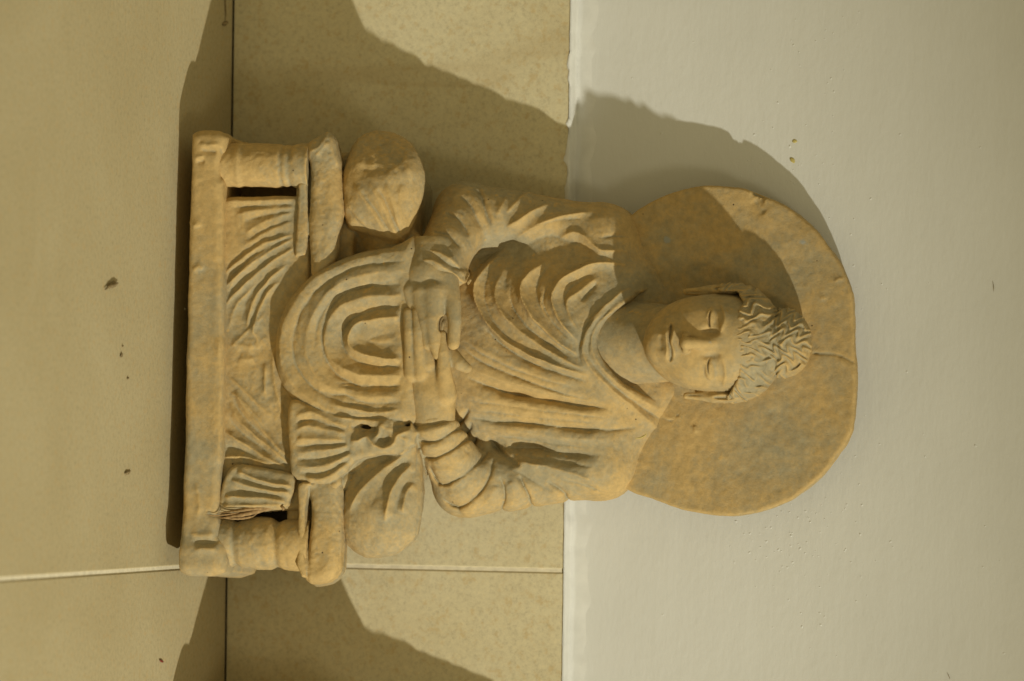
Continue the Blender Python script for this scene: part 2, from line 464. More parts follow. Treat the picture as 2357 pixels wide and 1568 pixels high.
# rough line of wall paint dragged over the top of the tiles
V = []; Fq = []
nseg = 420
rr = np.random.default_rng(3)
def nz1(x, s, seed):
    r_ = np.random.default_rng(seed).random(4000)*2-1
    t = x/s+1500; i = int(math.floor(t)); f_ = t-i; f_ = f_*f_*(3-2*f_)
    return r_[i]*(1-f_)+r_[i+1]*f_
for i in range(nseg+1):
    x = -1500+3000*i/nseg
    q = max(0.0, 0.6+0.9*nz1(x, 60, 1)+0.7*nz1(x, 17, 2)+0.5*nz1(x, 400, 4))
    low = ZT-2-2.5*q*q-1.5*abs(nz1(x, 7, 5))
    n1 = 1.2*nz1(x, 30, 8)
    prof = [(YT-0.9, low), (YT-1.8, low+2), (YT-1.9+0.5*n1, ZT-3), (YT+2, ZT+1.6+0.4*n1), (YT+24, ZT+2.0+n1), (YT+42, ZT+5+1.5*n1), (YW-3, ZT+16+3*n1), (YW-1.0, ZT+38+7*n1), (YW+1, ZT+52+9*n1)]
    for y, z in prof: V.append((x, y, z))
k = len(prof)
for i in range(nseg):
    for j in range(k-1):
        Fq.append((i*k+j, (i+1)*k+j, (i+1)*k+j+1, i*k+j+1))
bead = link('paint_line', mesh_from('paint_line', np.array(V), np.array(Fq), PAINT), wall)
# drips and grit dried into the wall paint
V = []; Fq = []
def blob(V, Fq, c, r, dep, seed, n=9, normal='y'):
    r_ = np.random.default_rng(seed); b0 = len(V)
    ph = r_.random()*6.28
    rings = ((1.0, 0.0), (0.72, 0.6), (0.35, 0.93))
    for a, hgt in rings:
        for j in range(n):
            t = 2*math.pi*j/n+ph
            rad = r*a*(1+0.18*math.sin(2*t+ph)+0.1*r_.standard_normal())
            V.append((c[0]+rad*math.cos(t), c[1]-dep*hgt, c[2]+rad*math.sin(t)))
    V.append((c[0], c[1]-dep, c[2])); top = len(V)-1
    for q in range(2):
        for j in range(n):
            Fq.append((b0+q*n+j, b0+q*n+(j+1) % n, b0+(q+1)*n+(j+1) % n, b0+(q+1)*n+j))
    for j in range(0, n-1, 2):
        Fq.append((b0+2*n+j, b0+2*n+(j+1) % n, b0+2*n+(j+2) % n, top))
    Fq.append((b0+2*n+n-1, b0+2*n, b0+2*n+n//2, top))
rr = np.random.default_rng(11)
for i in range(230):
    # grit gathers in loose vertical bands left by the roller
    px = 1420+900*rr.random(); py = (rr.random()*1568)
    if rr.random() < 0.45: px = 1830+90*rr.standard_normal(); py = 1200+120*rr.standard_normal()
    elif rr.random() < 0.5: px = 1880+110*rr.standard_normal(); py = 330+200*rr.standard_normal()
    c = on_wall(px, py, YW)
    blob(V, Fq, c+v3(0, .3, 0), 1.6+2.2*rr.random()**2, 0.7+0.8*rr.random(), i, 8)
V = np.array(V); Fq = np.array(Fq)
grit = link('paint_grit', mesh_from('paint_grit', V, Fq, WALL), wall); tag(grit, kind='stuff')

# ---------------------------------------------------------------- the statue
def empty(name, loc, rot):
    o = bpy.data.objects.new(name, None); scene.collection.objects.link(o)
    mm = Matrix([[*rot[i], loc[i]*S] for i in range(3)]+[[0, 0, 0, 1]])
    o.matrix_world = mm; o.empty_display_size = 0.02
    return o
statue = empty('seated_statue', T_st, R_st)
tag(statue, 'ochre clay statue of a seated robed figure with round halo, leaning against the wall', 'statue')

import time
T0 = time.time()
def build(name, field, lo, hi, h, parent=statue):
    V, Q = solid(field, lo, hi, h)
    print('%-18s %7d quads  %.1fs' % (name, len(Q), time.time()-T0))
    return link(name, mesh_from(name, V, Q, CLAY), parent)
def bounds(w, x0, x1, y0, y1, Y0, Y1, pad=12):
    pts = np.array([P(w, x, y, Y) for x in (x0, x1) for y in (y0, y1) for Y in (Y0, Y1)])
    return pts.min(0)-pad, pts.max(0)+pad

HV = 2.42
print('to parts', time.time()-T0)
# --- plinth
r_pl = Relief()
pl = Outline(XZ('D', [(447, 312), (470, 304), (500, 306), (519, 318), (514, 345), (512, 372), (514, 500), (513, 640), (512, 800), (509, 960), (507, 1100), (503, 1190), (503, 1235), (514, 1262), (521, 1290), (512, 1314), (480, 1323), (440, 1322), (417, 1312), (407, 1285), (408, 1262), (417, 1235), (421, 1150), (428, 1000), (426, 880), (431, 760), (432, 640), (436, 500), (440, 380)], 10))
r_pl.folds('A', [[(345, 200), (345, 320), (340, 420)], ], -7, 7, Y=0)
r_pl.folds('A', [[(335, 900), (345, 1250), (330, 1500)], ], 5, 12, Y=0)
r_pl.folds('A', [[(225, 180), (270, 200), (340, 190)], [(190, 280), (220, 265), (250, 265)], [(185, 690), (205, 665), (215, 690)], [(180, 950), (220, 920), (240, 945)]], 6, 7, Y=0)
r_pl.folds('A', [[(225, 225), (270, 230), (330, 235)], [(200, 300), (225, 290), (250, 290)]], -6, 7, Y=0)
r_pl.folds('B', [[(325, 60), (330, 300), (325, 560), (320, 800)]], 6, 10, Y=0, taper=.1)
r_pl.folds('B', [[(160, 1190), (220, 1200), (300, 1195)], [(180, 1290), (240, 1275), (320, 1290)], [(190, 900), (210, 1000), (200, 1100)]], 6, 9, Y=0)
r_pl.folds('B', [[(170, 1240), (240, 1245), (320, 1240)], [(250, 1070), (290, 1085), (330, 1085)]], -6, 7, Y=0)
def f_plinth(x, y, z):
    d = slab(x, y, z, pl, 0, DEPTH, 17)
    d = sm(d, rbox(x, y, z, P('D', 482, 340, 20)+v3(0, 35, 0), v3(36, 52, 38), 18), 14)
    d = sm(d, rbox(x, y, z, P('D', 466, 1284, 12)+v3(0, 35, 0), v3(38, 54, 54), 24), 16)
    d = np.maximum(d, -0.5-z)
    d = sm(d, rbox(x, y, z, v3(0, 285, 0), v3(400, 40, LIFT+.5), 8), 6)
    return d - lumps(x, y, z, .7) - np.where(y < 140, r_pl(x, z), 0)
lo, hi = bounds('D', 395, 530, 295, 1335, -30, DEPTH); lo[2] = min(lo[2], -LIFT-12)
build('plinth', f_plinth, lo, hi, 3.0)

# --- the two turned legs of the seat
def post(c0, prof, name):
    # prof: list of (picture x, radius)
    zz = np.array([P('D', q, c0, 55)[2] for q, _ in prof]); rad = np.array([r for _, r in prof], float)
    cx = P('D', 600, c0, 55)[0]
    o = np.argsort(zz); zz = zz[o]; rad = rad[o]
    fine_z = np.linspace(zz[0], zz[-1], 200); fr = np.interp(fine_z, zz, rad)
    kern = np.exp(-np.linspace(-2, 2, 13)**2); fr = np.convolve(np.pad(fr, 6, 'edge'), kern/kern.sum(), 'valid')
    def f(x, y, z):
        r = np.interp(z, fine_z, fr).astype(np.float32)
        d = np.sqrt((x-cx)**2+(y-62)**2)-r
        d = np.minimum(d, np.maximum(np.maximum(np.abs(x-cx)-r*.82, 62-y), y-DEPTH+30))
        d = np.maximum(d, np.maximum(zz[0]-z, z-zz[-1]))
        return d*.9-lumps(x, y, z, 1.0)
    build(name, f, v3(cx-80, -20, zz[0]-10), v3(cx+80, DEPTH-20, zz[-1]+10), 2.4)
post(381, [(496, 52), (540, 50), (555, 53), (562, 49), (600, 51), (645, 52), (652, 47), (662, 51), (672, 47), (684, 54), (715, 56)], 'seat_leg')
post(1252, [(490, 54), (515, 55), (535, 54), (544, 47), (560, 56), (595, 62), (625, 60), (641, 50), (655, 58), (680, 60), (715, 58)], 'seat_leg')

# --- cloth hanging in front of the seat
r_cl = Relief()
r_cl.folds('A', [[(370, 532), (600, 525), (785, 515)], [(440, 612), (560, 580), (780, 568)], [(490, 725), (580, 660), (680, 620), (775, 600)], [(480, 800), (600, 720), (770, 650)]], 5, 8, Y=30, taper=.15)
r_cl.folds('A', [[(400, 568), (600, 553), (785, 545)], [(480, 650), (600, 610), (780, 588)], [(500, 760), (620, 690), (775, 635)]], -5, 7, Y=30)
r_cl.folds('A', [[(365, 965), (480, 865), (600, 785), (770, 725)], [(358, 1055), (450, 970), (540, 895), (650, 820), (775, 745)],
                 [(350, 1175), (450, 1060), (560, 960), (680, 870), (790, 800)], [(500, 1305), (512, 1200), (560, 1090), (650, 980), (740, 905)], [(540, 1335), (548, 1250), (585, 1150), (640, 1060), (700, 1010)]], 6.5, 5.5, Y=30, taper=.2)
r_cl.folds('A', [[(375, 940), (480, 830), (600, 755), (760, 705)], [(365, 1010), (450, 930), (540, 850), (650, 795), (760, 735)],
                 [(355, 1110), (450, 1010), (560, 925), (680, 840)], [(470, 1250), (495, 1130), (560, 1030), (640, 950)], [(525, 1300), (535, 1200), (575, 1110), (640, 1020)]], -3, 7, Y=30, taper=.2)
r_cl.folds('B', [[(405, 365), (470, 480), (560, 590), (640, 680), (725, 760)], [(385, 435), (430, 540), (520, 625), (620, 705), (725, 795)], [(345, 600), (450, 670), (560, 740), (710, 815)], [(340, 760), (430, 750), (520, 770), (640, 800)]], 8, 8, Y=30, taper=.2)
r_cl.folds('B', [[(395, 400), (450, 510), (545, 610), (640, 700)], [(370, 520), (430, 600), (520, 670), (620, 740)], [(345, 690), (440, 715), (540, 755)]], -5, 9, Y=30, taper=.25)
r_cl.folds('B', [[(585, 210), (580, 330), (590, 420)], [(635, 120), (630, 260), (650, 400), (690, 520)]], 6, 7, Y=30)
r_cl.folds('B', [[(390, 120), (450, 115), (520, 130)], [(430, 190), (480, 200), (520, 185)], [(480, 20), (530, 60), (540, 140)]], 4, 10, Y=30)
r_cl.folds('D', [[(515, 690), (535, 650), (575, 600), (630, 560)], [(520, 760), (545, 700), (590, 650)], [(530, 800), (560, 770), (610, 720)], [(530, 900), (565, 930), (610, 985)], [(520, 860), (560, 900), (625, 960)]], 4, 6, Y=30)
cl = Outline(XZ('D', [(506, 456), (600, 454), (690, 450), (712, 455), (712, 700), (712, 1172), (664, 1176), (600, 1172), (495, 1180), (495, 800)], 40))
def f_cloth(x, y, z):
    d = slab(x, y, z, cl, 38, 150, 14)
    return d*.9 - lumps(x, y, z, .9) - np.where(y < 150, r_cl(x, z), 0)
lo, hi = bounds('D', 490, 720, 445, 1185, 0, 150)
build('front_cloth', f_cloth, lo, hi, HV)
# small pleated end of cloth beside the right leg
r_pe = Relief()
r_pe.folds('B', [[(430, 835), (560, 890), (745, 922)], [(395, 890), (540, 932), (735, 962)], [(355, 985), (540, 985), (705, 1005)], [(345, 1035), (520, 1030), (690, 1030)]], 8, 8, Y=20, taper=.1)
r_pe.folds('B', [[(420, 865), (550, 912), (740, 945)], [(380, 940), (540, 960), (730, 985)]], -6, 6, Y=20)
pe = Outline(spline(XZ('B', [(328, 1060), (322, 960), (352, 865), (395, 810), (455, 795), (600, 818), (745, 852), (752, 925), (722, 1005), (700, 1045), (500, 1060)], 22), 14, True))
def f_pe(x, y, z):
    return slab(x, y, z, pe, 16, 120, 12)*.9-lumps(x, y, z, .8)-np.where(y < 90, r_pe(x, z), 0)
lo, hi = bounds('B', 310, 765, 780, 1070, -10, 120)
build('pleated_cloth_end', f_pe, lo, hi, HV)
# dark inner block that closes the seat behind the openings
def f_core(x, y, z):
    return rbox(x, y, z, v3(P('D', 600, 815, 250)[0], 255, P('D', 600, 815, 250)[2]), v3(405, 65, 130), 6)
build('seat_core', f_core, v3(-460, 170, 20), v3(440, 340, 340), 5.0)

# --- seat rail
r_se = Relief()
sl_l = Outline(spline(XZ('A', [(868, 330), (862, 600), (866, 845), (880, 985), (960, 985), (1020, 860), (1030, 740), (1060, 600), (1052, 400), (1030, 260), (992, 112), (940, 120), (850, 180), (842, 250)], 10), 14, True))
sl_r = Outline(spline(XZ('B', [(800, 860), (850, 800), (1000, 820), (1012, 1100), (1005, 1290), (990, 1400), (935, 1462), (830, 1475), (790, 1420), (775, 1330), (815, 1200), (818, 1000)], 8), 14, True))
ra_l = Outline(XZ('A', [(808, 415), (862, 405), (865, 700), (850, 850), (790, 860), (800, 640)], 25))
ra_r = Outline(XZ('B', [(775, 905), (850, 895), (830, 940), (822, 1100), (815, 1260), (818, 1440), (795, 1440), (765, 1370), (775, 1250), (770, 1000)], 10))
r_se.folds('A', [[(990, 120), (1000, 200), (1040, 330)], ], 6, 12, Y=0)
r_se.folds('A', [[(860, 230), (930, 200), (970, 150)], [(900, 260), (950, 210), (985, 170)]], 5, 7, Y=0)
r_se.folds('B', [[(825, 950), (822, 1100), (818, 1250), (825, 1400)]], -9, 6, Y=0)
r_se.folds('B', [[(780, 900), (830, 905), (860, 930)]], 6, 7, Y=0)
def f_seat(x, y, z):
    z = z+0.21*np.maximum(y-60, 0)
    d = slab(x, y, z, sl_l, 16, 300, 26)
    d = np.minimum(d, slab(x, y, z, sl_r, 10, 300, 28))
    d = sm(d, slab(x, y, z, ra_l, 26, 200, 8), 4)
    d = sm(d, slab(x, y, z, ra_r, 4, 200, 9), 4)
    d = np.minimum(d, rbox(x, y, z, v3(P('D', 740, 815, 190)[0], 200, P('D', 738, 815, 190)[2]), v3(440, 148, 38), 12))
    return d*.92-lumps(x, y, z, 1.2)-np.where(y < 110, r_se(x, z), 0)
lo, hi = bounds('D', 670, 800, 290, 1350, -20, DEPTH)
build('seat', f_seat, lo, hi, HV)

# --- robed body: lap, torso and sleeves
r_lap = Relief()
LY = 20
# rings of cloth across the crossed legs
r_lap.fold('D', [(935, 578), (880, 585), (800, 605), (730, 640), (685, 690), (655, 750), (648, 800), (655, 850), (690, 900), (740, 935), (800, 960), (870, 968), (925, 960)], 8, 15, Y=LY, taper=.06)
r_lap.fold('D', [(935, 603), (860, 610), (800, 625), (740, 662), (700, 712), (680, 770), (682, 830), (710, 880), (760, 915), (830, 935), (925, 942)], -5, 6, Y=LY, taper=.08)
r_lap.fold('D', [(935, 622), (870, 630), (800, 648), (752, 685), (722, 735), (708, 790), (715, 835), (745, 880), (790, 905), (850, 915), (925, 915)], 8, 14, Y=LY, taper=.06)
r_lap.fold('D', [(728, 800), (733, 755), (742, 725), (766, 690), (800, 672), (860, 655), (925, 646)], -5, 5, Y=LY)
r_lap.fold('D', [(928, 656), (860, 660), (805, 672), (770, 700), (752, 735), (745, 780), (752, 820), (775, 860), (820, 885), (870, 893), (925, 890)], -11, 13, 8, Y=LY, taper=.05)
r_lap.fold('D', [(928, 679), (860, 684), (805, 698), (770, 725), (754, 760), (750, 795), (765, 830), (800, 852), (850, 866), (925, 864)], 11, 14, Y=LY, taper=.05)
r_lap.fold('D', [(925, 705), (870, 712), (825, 728), (795, 755), (788, 785), (800, 815), (830, 835), (875, 845), (925, 843)], -11, 11, Y=LY, taper=.05)
r_lap.fold('D', [(925, 731), (880, 734), (835, 742), (812, 762), (806, 785), (815, 806), (845, 818), (890, 828), (925, 826)], 13, 9, Y=LY, taper=.05)
r_lap.fold('D', [(920, 765), (880, 770), (850, 785), (890, 795), (925, 792)], -5, 12, Y=LY)
r_lap.folds('B', [[(905, 375), (980, 402), (1050, 402), (1125, 432), (1240, 450), (1375, 440)]], -12, 11, Y=LY)
r_lap.folds('B', [[(1000, 345), (1150, 365), (1375, 375)], [(990, 330), (1150, 345), (1370, 350)]], -3.5, 4, Y=LY)
r_lap.folds('B', [[(960, 450), (1080, 480), (1230, 500), (1380, 485)], [(900, 470), (1000, 520), (1100, 535)]], 5, 6, Y=LY)
# cloth fan to the right of the lap
r_lap.folds('B', [[(770, 520), (850, 500), (960, 545), (1065, 590)], [(760, 600), (850, 580), (960, 600), (1060, 625)], [(770, 650), (900, 655), (1050, 660)], [(765, 730), (880, 725), (980, 710), (1075, 690)], [(770, 800), (880, 815), (1000, 785), (1090, 730)], [(820, 865), (900, 885), (990, 850), (1070, 790)]], 6, 9, Y=20, taper=.15)
r_lap.folds('B', [[(765, 560), (860, 540), (960, 572), (1060, 608)], [(765, 688), (900, 688), (1060, 676)], [(770, 765), (880, 768), (1000, 750), (1085, 708)], [(790, 835), (890, 850), (990, 815), (1080, 760)], [(850, 905), (920, 915), (990, 890), (1050, 830)]], -6, 6, Y=20, taper=.15)
# little zigzag hem
r_lap.folds('B', [[(1080, 660), (1130, 662), (1180, 640), (1215, 685), (1275, 705), (1335, 675), (1350, 635), (1420, 600)]], 12, 8, Y=20, taper=.1)
r_lap.folds('B', [[(1085, 590), (1150, 580), (1240, 600)], [(1120, 610), (1170, 600), (1240, 615)]], -13, 12, Y=20)
r_lap.folds('B', [[(1230, 640), (1270, 665), (1310, 640)], [(1320, 590), (1360, 580), (1420, 575)]], -12, 8, Y=20)
r_lap.folds('B', [[(1250, 560), (1290, 600), (1330, 600)], [(1360, 610), (1370, 650), (1420, 660)]], 8, 9, Y=20)
# right knee
r_lap.folds('B', [[(1065, 1070), (1130, 960), (1220, 860), (1330, 770), (1435, 698)], [(1280, 1130), (1310, 980), (1350, 880), (1425, 785)], [(1375, 1080), (1400, 960), (1430, 900)]], 12, 10, Y=30, taper=.2)
r_lap.folds('B', [[(1090, 930), (1160, 850), (1240, 790), (1330, 745)]], -12, 18, Y=30)
r_lap.folds('B', [[(1200, 1050), (1240, 940), (1320, 840), (1400, 760)]], -9, 20, Y=30)
r_lap.folds('B', [[(1330, 1080), (1355, 980), (1400, 880)]], -5, 10, Y=30)
# left knee: one worn dent and faint folds running down to the lap
r_lap.folds('A', [[(1170, 330), (1230, 345), (1300, 350), (1370, 345)]], -6, 15, Y=30)
r_lap.folds('A', [[(1160, 300), (1230, 312), (1310, 318), (1390, 300)]], 3, 9, Y=30)
r_lap.folds('A', [[(1440, 230), (1470, 300), (1500, 400)]], 4, 12, Y=30)
r_lap.folds('A', [[(1080, 510), (1140, 600), (1220, 690)], [(1150, 430), (1240, 560), (1330, 720)], [(1250, 420), (1330, 560), (1390, 740)], [(1350, 430), (1390, 560), (1425, 740)], [(1440, 430), (1430, 560), (1440, 700)]], 6, 9, Y=30)
r_lap.folds('A', [[(1100, 570), (1160, 640), (1220, 700)], [(1200, 470), (1290, 600), (1360, 720)], [(1300, 450), (1360, 580), (1410, 720)]], -6, 7, Y=30)

r_to = Relief()
TY = 125
# left chest: hanging loops
for pts, h, w in (
    ([(505, 300), (560, 270), (620, 228), (672, 198)], 9, 11),
    ([(505, 245), (545, 192), (582, 148)], 4, 10),
    ([(470, 260), (490, 210), (500, 170)], 3, 10),
    ([(520, 348), (590, 312), (650, 278), (720, 252), (835, 232)], 12, 13),
    ([(700, 338), (765, 318), (810, 335), (870, 385), (975, 392)], 9, 12),
    ([(468, 398), (420, 460), (393, 530), (398, 590), (432, 660), (500, 735), (600, 800), (720, 850), (840, 885)], 14, 11),
    ([(492, 470), (472, 520), (470, 575), (495, 630), (560, 700), (650, 765), (760, 830), (820, 860)], 8, 9),
    ([(648, 438), (592, 488), (570, 530), (580, 580), (612, 645), (660, 700), (720, 755), (795, 805)], 14, 11),
    ([(650, 560), (645, 600), (670, 650), (720, 710), (780, 760)], 5, 8),
    ([(972, 446), (870, 438), (780, 470), (722, 512), (696, 560), (700, 612), (728, 672), (795, 750)], 14, 11),
    ([(862, 495), (800, 548), (750, 592), (755, 640), (790, 700)], 8, 10),
    ([(985, 532), (930, 580), (880, 625), (830, 680)], 9, 10)):
    r_to.fold('T', pts, h*1.25, w*.72, w*.8, Y=TY, taper=.2)
for pts, h, w in (
    ([(350, 500), (400, 425), (470, 370), (560, 330), (640, 290)], -15, 22),
    ([(500, 400), (560, 370), (650, 330), (720, 340), (800, 375), (860, 400)], -12, 26),
    ([(530, 450), (500, 500), (520, 580), (580, 680), (680, 760), (800, 830)], -7, 15),
    ([(690, 430), (640, 490), (625, 560), (660, 640), (730, 720), (800, 780)], -7, 14),
    ([(860, 470), (790, 510), (745, 560), (740, 620), (800, 700)], -6, 12),
    ([(862, 515), (830, 550), (800, 590)], -10, 9),
    ([(430, 690), (520, 775), (640, 845), (830, 908)], -11, 8),
    ([(610, 660), (690, 735), (795, 818)], -9, 7),
    ([(340, 765), (420, 832), (560, 890), (700, 942), (850, 985)], -7, 6),
    ([(355, 890), (450, 930), (560, 957), (700, 985), (905, 1012)], -20, 11),
    ([(335, 1042), (450, 1060), (620, 1070), (760, 1087), (900, 1092), (1005, 1080)], -11, 9),
    ([(485, 1165), (600, 1162), (720, 1185), (860, 1198)], -15, 17),
    ([(420, 1120), (480, 1190), (560, 1238)], -12, 13),
    ([(530, 1250), (600, 1290), (680, 1340)], -8, 14)):
    r_to.fold('T', pts, h*1.15, w*.85, Y=TY, taper=.3)
for pts, h, w in (
    ([(345, 735), (450, 800), (600, 870), (760, 925)], 5, 13),
    ([(350, 850), (500, 905), (700, 960), (880, 990)], 5, 10),
    ([(350, 950), (500, 1000), (700, 1025), (900, 1040)], 8, 20),
    ([(370, 1085), (560, 1110), (760, 1130), (940, 1130)], 8, 22),
    ([(540, 1218), (640, 1235), (750, 1262), (840, 1300)], 10, 11),
    ([(520, 1265), (580, 1330), (620, 1390)], 5, 15)):
    r_to.fold('T', pts, h, w, Y=TY, taper=.25)
# finer tool lines between the main folds
for pts in ([(345, 745), (450, 815), (600, 880), (780, 935)], [(380, 868), (520, 918), (700, 962), (890, 1000)], [(350, 980), (600, 1015), (900, 1050)], [(360, 1018), (600, 1045), (880, 1070)],
            [(400, 1112), (600, 1128), (800, 1152)], [(560, 1195), (700, 1215), (840, 1242)], [(445, 440), (428, 520), (432, 600), (475, 685), (565, 765), (705, 835)],
            [(532, 520), (526, 580), (562, 655), (642, 730), (762, 805)], [(682, 520), (656, 590), (692, 675), (782, 755)], [(600, 300), (700, 268), (800, 262)], [(860, 340), (920, 330), (975, 335)],
            [(480, 1120), (640, 1140), (820, 1165)], [(700, 1280), (800, 1310), (880, 1340)]):
    r_to.fold('T', pts, -4.5, 4.5, Y=TY, taper=.3)
# collar: two rolls
r_to.fold('T', [(1000, 560), (940, 615), (880, 670), (848, 740), (860, 810), (920, 890), (1010, 965), (1085, 1010)], 13, 13, Y=TY, taper=.1)
r_to.fold('T', [(900, 620), (845, 690), (815, 770), (840, 850), (920, 935), (1020, 1030), (1080, 1090)], 9, 10, Y=TY, taper=.1)
r_to.fold('T', [(920, 615), (865, 685), (833, 770), (855, 840), (930, 925), (1030, 1010), (1090, 1055)], -6, 6, Y=TY, taper=.1)
r_to.fold('T', [(880, 610), (825, 690), (798, 785), (812, 850)], -8, 8, Y=TY, taper=.2)
# left sleeve
for pts in ([(215, 350), (270, 362), (320, 398), (350, 450)], [(245, 290), (300, 305), (345, 345), (365, 410)], [(280, 195), (330, 232), (375, 290), (395, 370)], [(335, 150), (375, 200), (410, 270), (430, 350)], [(375, 122), (410, 180), (440, 260), (455, 330)], [(195, 390), (250, 385), (310, 415), (345, 470)], [(420, 125), (455, 180), (470, 250)]):
    r_to.fold('T', pts, 3.5, 10, Y=80, taper=.3)
for pts in ([(205, 372), (260, 378), (325, 425)], [(230, 322), (290, 335), (345, 390)], [(262, 240), (315, 268), (365, 340)], [(310, 172), (355, 215), (400, 310)], [(355, 135), (395, 190), (430, 290)]):
    r_to.fold('T', pts, -8, 5.5, Y=80, taper=.25)
r_to.fold('T', [(140, 412), (180, 395), (250, 402), (320, 442), (348, 500)], 6, 8, Y=40, taper=.1)
r_to.fold('T', [(150, 440), (200, 432), (270, 452), (330, 500), (345, 530)], 6, 8, Y=40, taper=.1)
r_to.fold('T', [(145, 425), (190, 414), (260, 426), (330, 470)], -6, 5, Y=40, taper=.1)
# right sleeve: stacked rounded rolls with cuts between
for pts in ([(150, 1072), (240, 1078), (310, 1052), (345, 1005)], [(180, 1142), (250, 1142), (318, 1105), (350, 1060)], [(185, 1202), (240, 1208), (312, 1172), (362, 1110)], [(205, 1238), (230, 1302), (300, 1292), (372, 1232), (405, 1175)], [(235, 1360), (300, 1395), (370, 1350), (425, 1270), (432, 1200)], [(350, 1450), (440, 1412), (475, 1345), (462, 1270)], [(545, 1420), (566, 1350), (530, 1270)], [(690, 1390), (700, 1340), (640, 1290)]):
    r_to.fold('T', pts, -10, 5, Y=70, taper=.15)
for pts in ([(165, 1108), (245, 1110), (315, 1080)], [(185, 1172), (245, 1175), (318, 1138)], [(215, 1262), (300, 1248), (365, 1190)], [(250, 1335), (310, 1345), (380, 1290), (415, 1220)], [(300, 1420), (400, 1385), (450, 1310)], [(470, 1420), (515, 1360), (500, 1290)]):
    r_to.fold('T', pts, 5, 14, Y=70, taper=.15)
lap_pts = Outline(spline(XZ('D', [(965, 574), (900, 574), (820, 585), (750, 615), (700, 650), (660, 700), (638, 765), (634, 830), (650, 890), (690, 930), (740, 955), (800, 968), (880, 972), (965, 965)], 30), 22, True))
fan_pts = Outline(spline(XZ('B', [(745, 430), (722, 560), (730, 700), (745, 850), (830, 905), (1000, 935), (1035, 870), (1110, 780), (1280, 745), (1440, 680), (1430, 560), (1240, 545), (1060, 545), (960, 520), (830, 460)], 30), 22, True))
kn_r = Outline(spline(XZ('B', [(1110, 790), (1250, 735), (1440, 690), (1475, 760), (1465, 1000), (1448, 1190), (1395, 1245), (1300, 1300), (1150, 1318), (1040, 1240), (1005, 1100), (1030, 920)], 50), 24, True))
kn_l = Outline(spline(XZ('A', [(1070, 560), (1060, 440), (1100, 260), (1160, 150), (1260, 105), (1380, 120), (1480, 190), (1530, 300), (1548, 400), (1520, 520), (1480, 640), (1435, 772), (1350, 755), (1220, 715), (1120, 700), (1090, 660)], 50), 24, True))
A_ = dict(
    chest=P('D', 1270, 805, 240), belly=P('D', 1080, 805, 230),
    sl=P('D', 1392, 556, 262), sr=P('D', 1385, 1068, 262), el=P('D', 1072, 492, 205), er=P('D', 1070, 1116, 200),
    wl=P('D', 1008, 625, 62), wr=P('D', 1004, 985, 60), nl=P('D', 1520, 700, 275), nr=P('D', 1530, 900, 275),
    lapm=P('D', 880, 790, 255))
SEATZ = P('D', 745, 810, 100)[2]
KR = P('D', 872, 1160, 40)+v3(0, 40, 0); KL = P('D', 880, 425, 36)+v3(0, 40, 0)
KF = P('D', 880, 372, 24)
FANC = P('D', 835, 1010, 36)+v3(0, 80, 0); THL = (P('D', 868, 450, 150), P('D', 930, 690, 215)); THR = (P('D', 862, 1130, 150), P('D', 930, 930, 215)); FILB = P('D', 905, 560, 74)+v3(0, 46, 0); FILL = P('D', 789, 1104, 50)+v3(0, 18, 0)
RY = 300.0
nk_c = [P('D', 1430, 790, 210), P('D', 1560, 790, 215)]
def lap_f(x, y, z):
    z0 = z; z = z+0.21*np.maximum(y-60, 0)
    d = slab(x, y, z, lap_pts, 4, 250, 42)
    d = np.minimum(d, slab(x, y, z, fan_pts, 4, 230, 14))
    k = sm(slab(x, y, z, kn_r, 34, 270, 46), ell(x, y, z, KR, (110, 72, 80)), 36)
    fac = (x-KF[0])*-.60+(y-KF[1])*-.79+(z-KF[2])*.10+2.2*noise(x, y, z, 15.)+1.2*noise(x, y, z+40, 8.)
    k = np.minimum(k, smax(fac, sm(slab(x, y, z, kn_l, 30, 275, 46), ell(x, y, z, KL, (104, 74, 82)), 36), 10))
    d = np.minimum(d, k)
    z = z0
    d = np.minimum(d, rbox(x, y, z, v3(A_['lapm'][0]-5, 190, SEATZ+40), v3(425, 108, 26), 14))
    d = sm(d, cone(x, y, z, THL[0], THL[1], 74, 92), 18)
    d = sm(d, cone(x, y, z, THR[0], THR[1], 74, 92), 18)
    d = sm(d, ell(x, y, z, FILB, (34, 46, 66)), 16)
    d = np.minimum(d, ell(x, y, z, FILL, (34, 40, 30)))
    d = np.minimum(d, rbox(x, y, z, FANC, v3(80, 80, 125), 14))
    d = np.minimum(d, rbox(x, y, z, A_['lapm'], v3(390, 110, 95), 40))
    return d
def torso_f(x, y, z):
    d = sm(ell(x, y, z, A_['chest'], (255, 118, 250)), ell(x, y, z, A_['belly'], (215, 112, 210)), 60)
    d = sm(d, rbox(x, y, z, v3(A_['chest'][0], 262, A_['belly'][2]+70), v3(270, 62, 240), 40), 30)
    d = sm(d, cone(x, y, z, A_['sl'], A_['sr'], 78, 78), 60)
    d = sm(d, cone(x, y, z, A_['sl'], A_['nl'], 70, 50), 40)
    d = sm(d, cone(x, y, z, A_['sr'], A_['nr'], 66, 46), 40)
    arms = np.minimum(cone(x, y, z, A_['sl'], A_['el'], 80, 72), cone(x, y, z, A_['sr'], A_['er'], 76, 74))
    fa = np.minimum(cone(x, y, z, A_['el'], A_['wl'], 72, 60), cone(x, y, z, A_['er'], A_['wr'], 72, 50))
    d = sm(d, arms, 26)
    d = sm(d, fa, 14)
    # open neck
    return d
ncx = P('D', 1445, 795, 170)
neck_pts = Outline(spline(XZ('T', [(985, 590), (905, 668), (872, 742), (884, 805), (932, 880), (1002, 940), (1075, 968), (1135, 940), (1250, 900), (1250, 560), (1060, 540)], 150), 20, True))
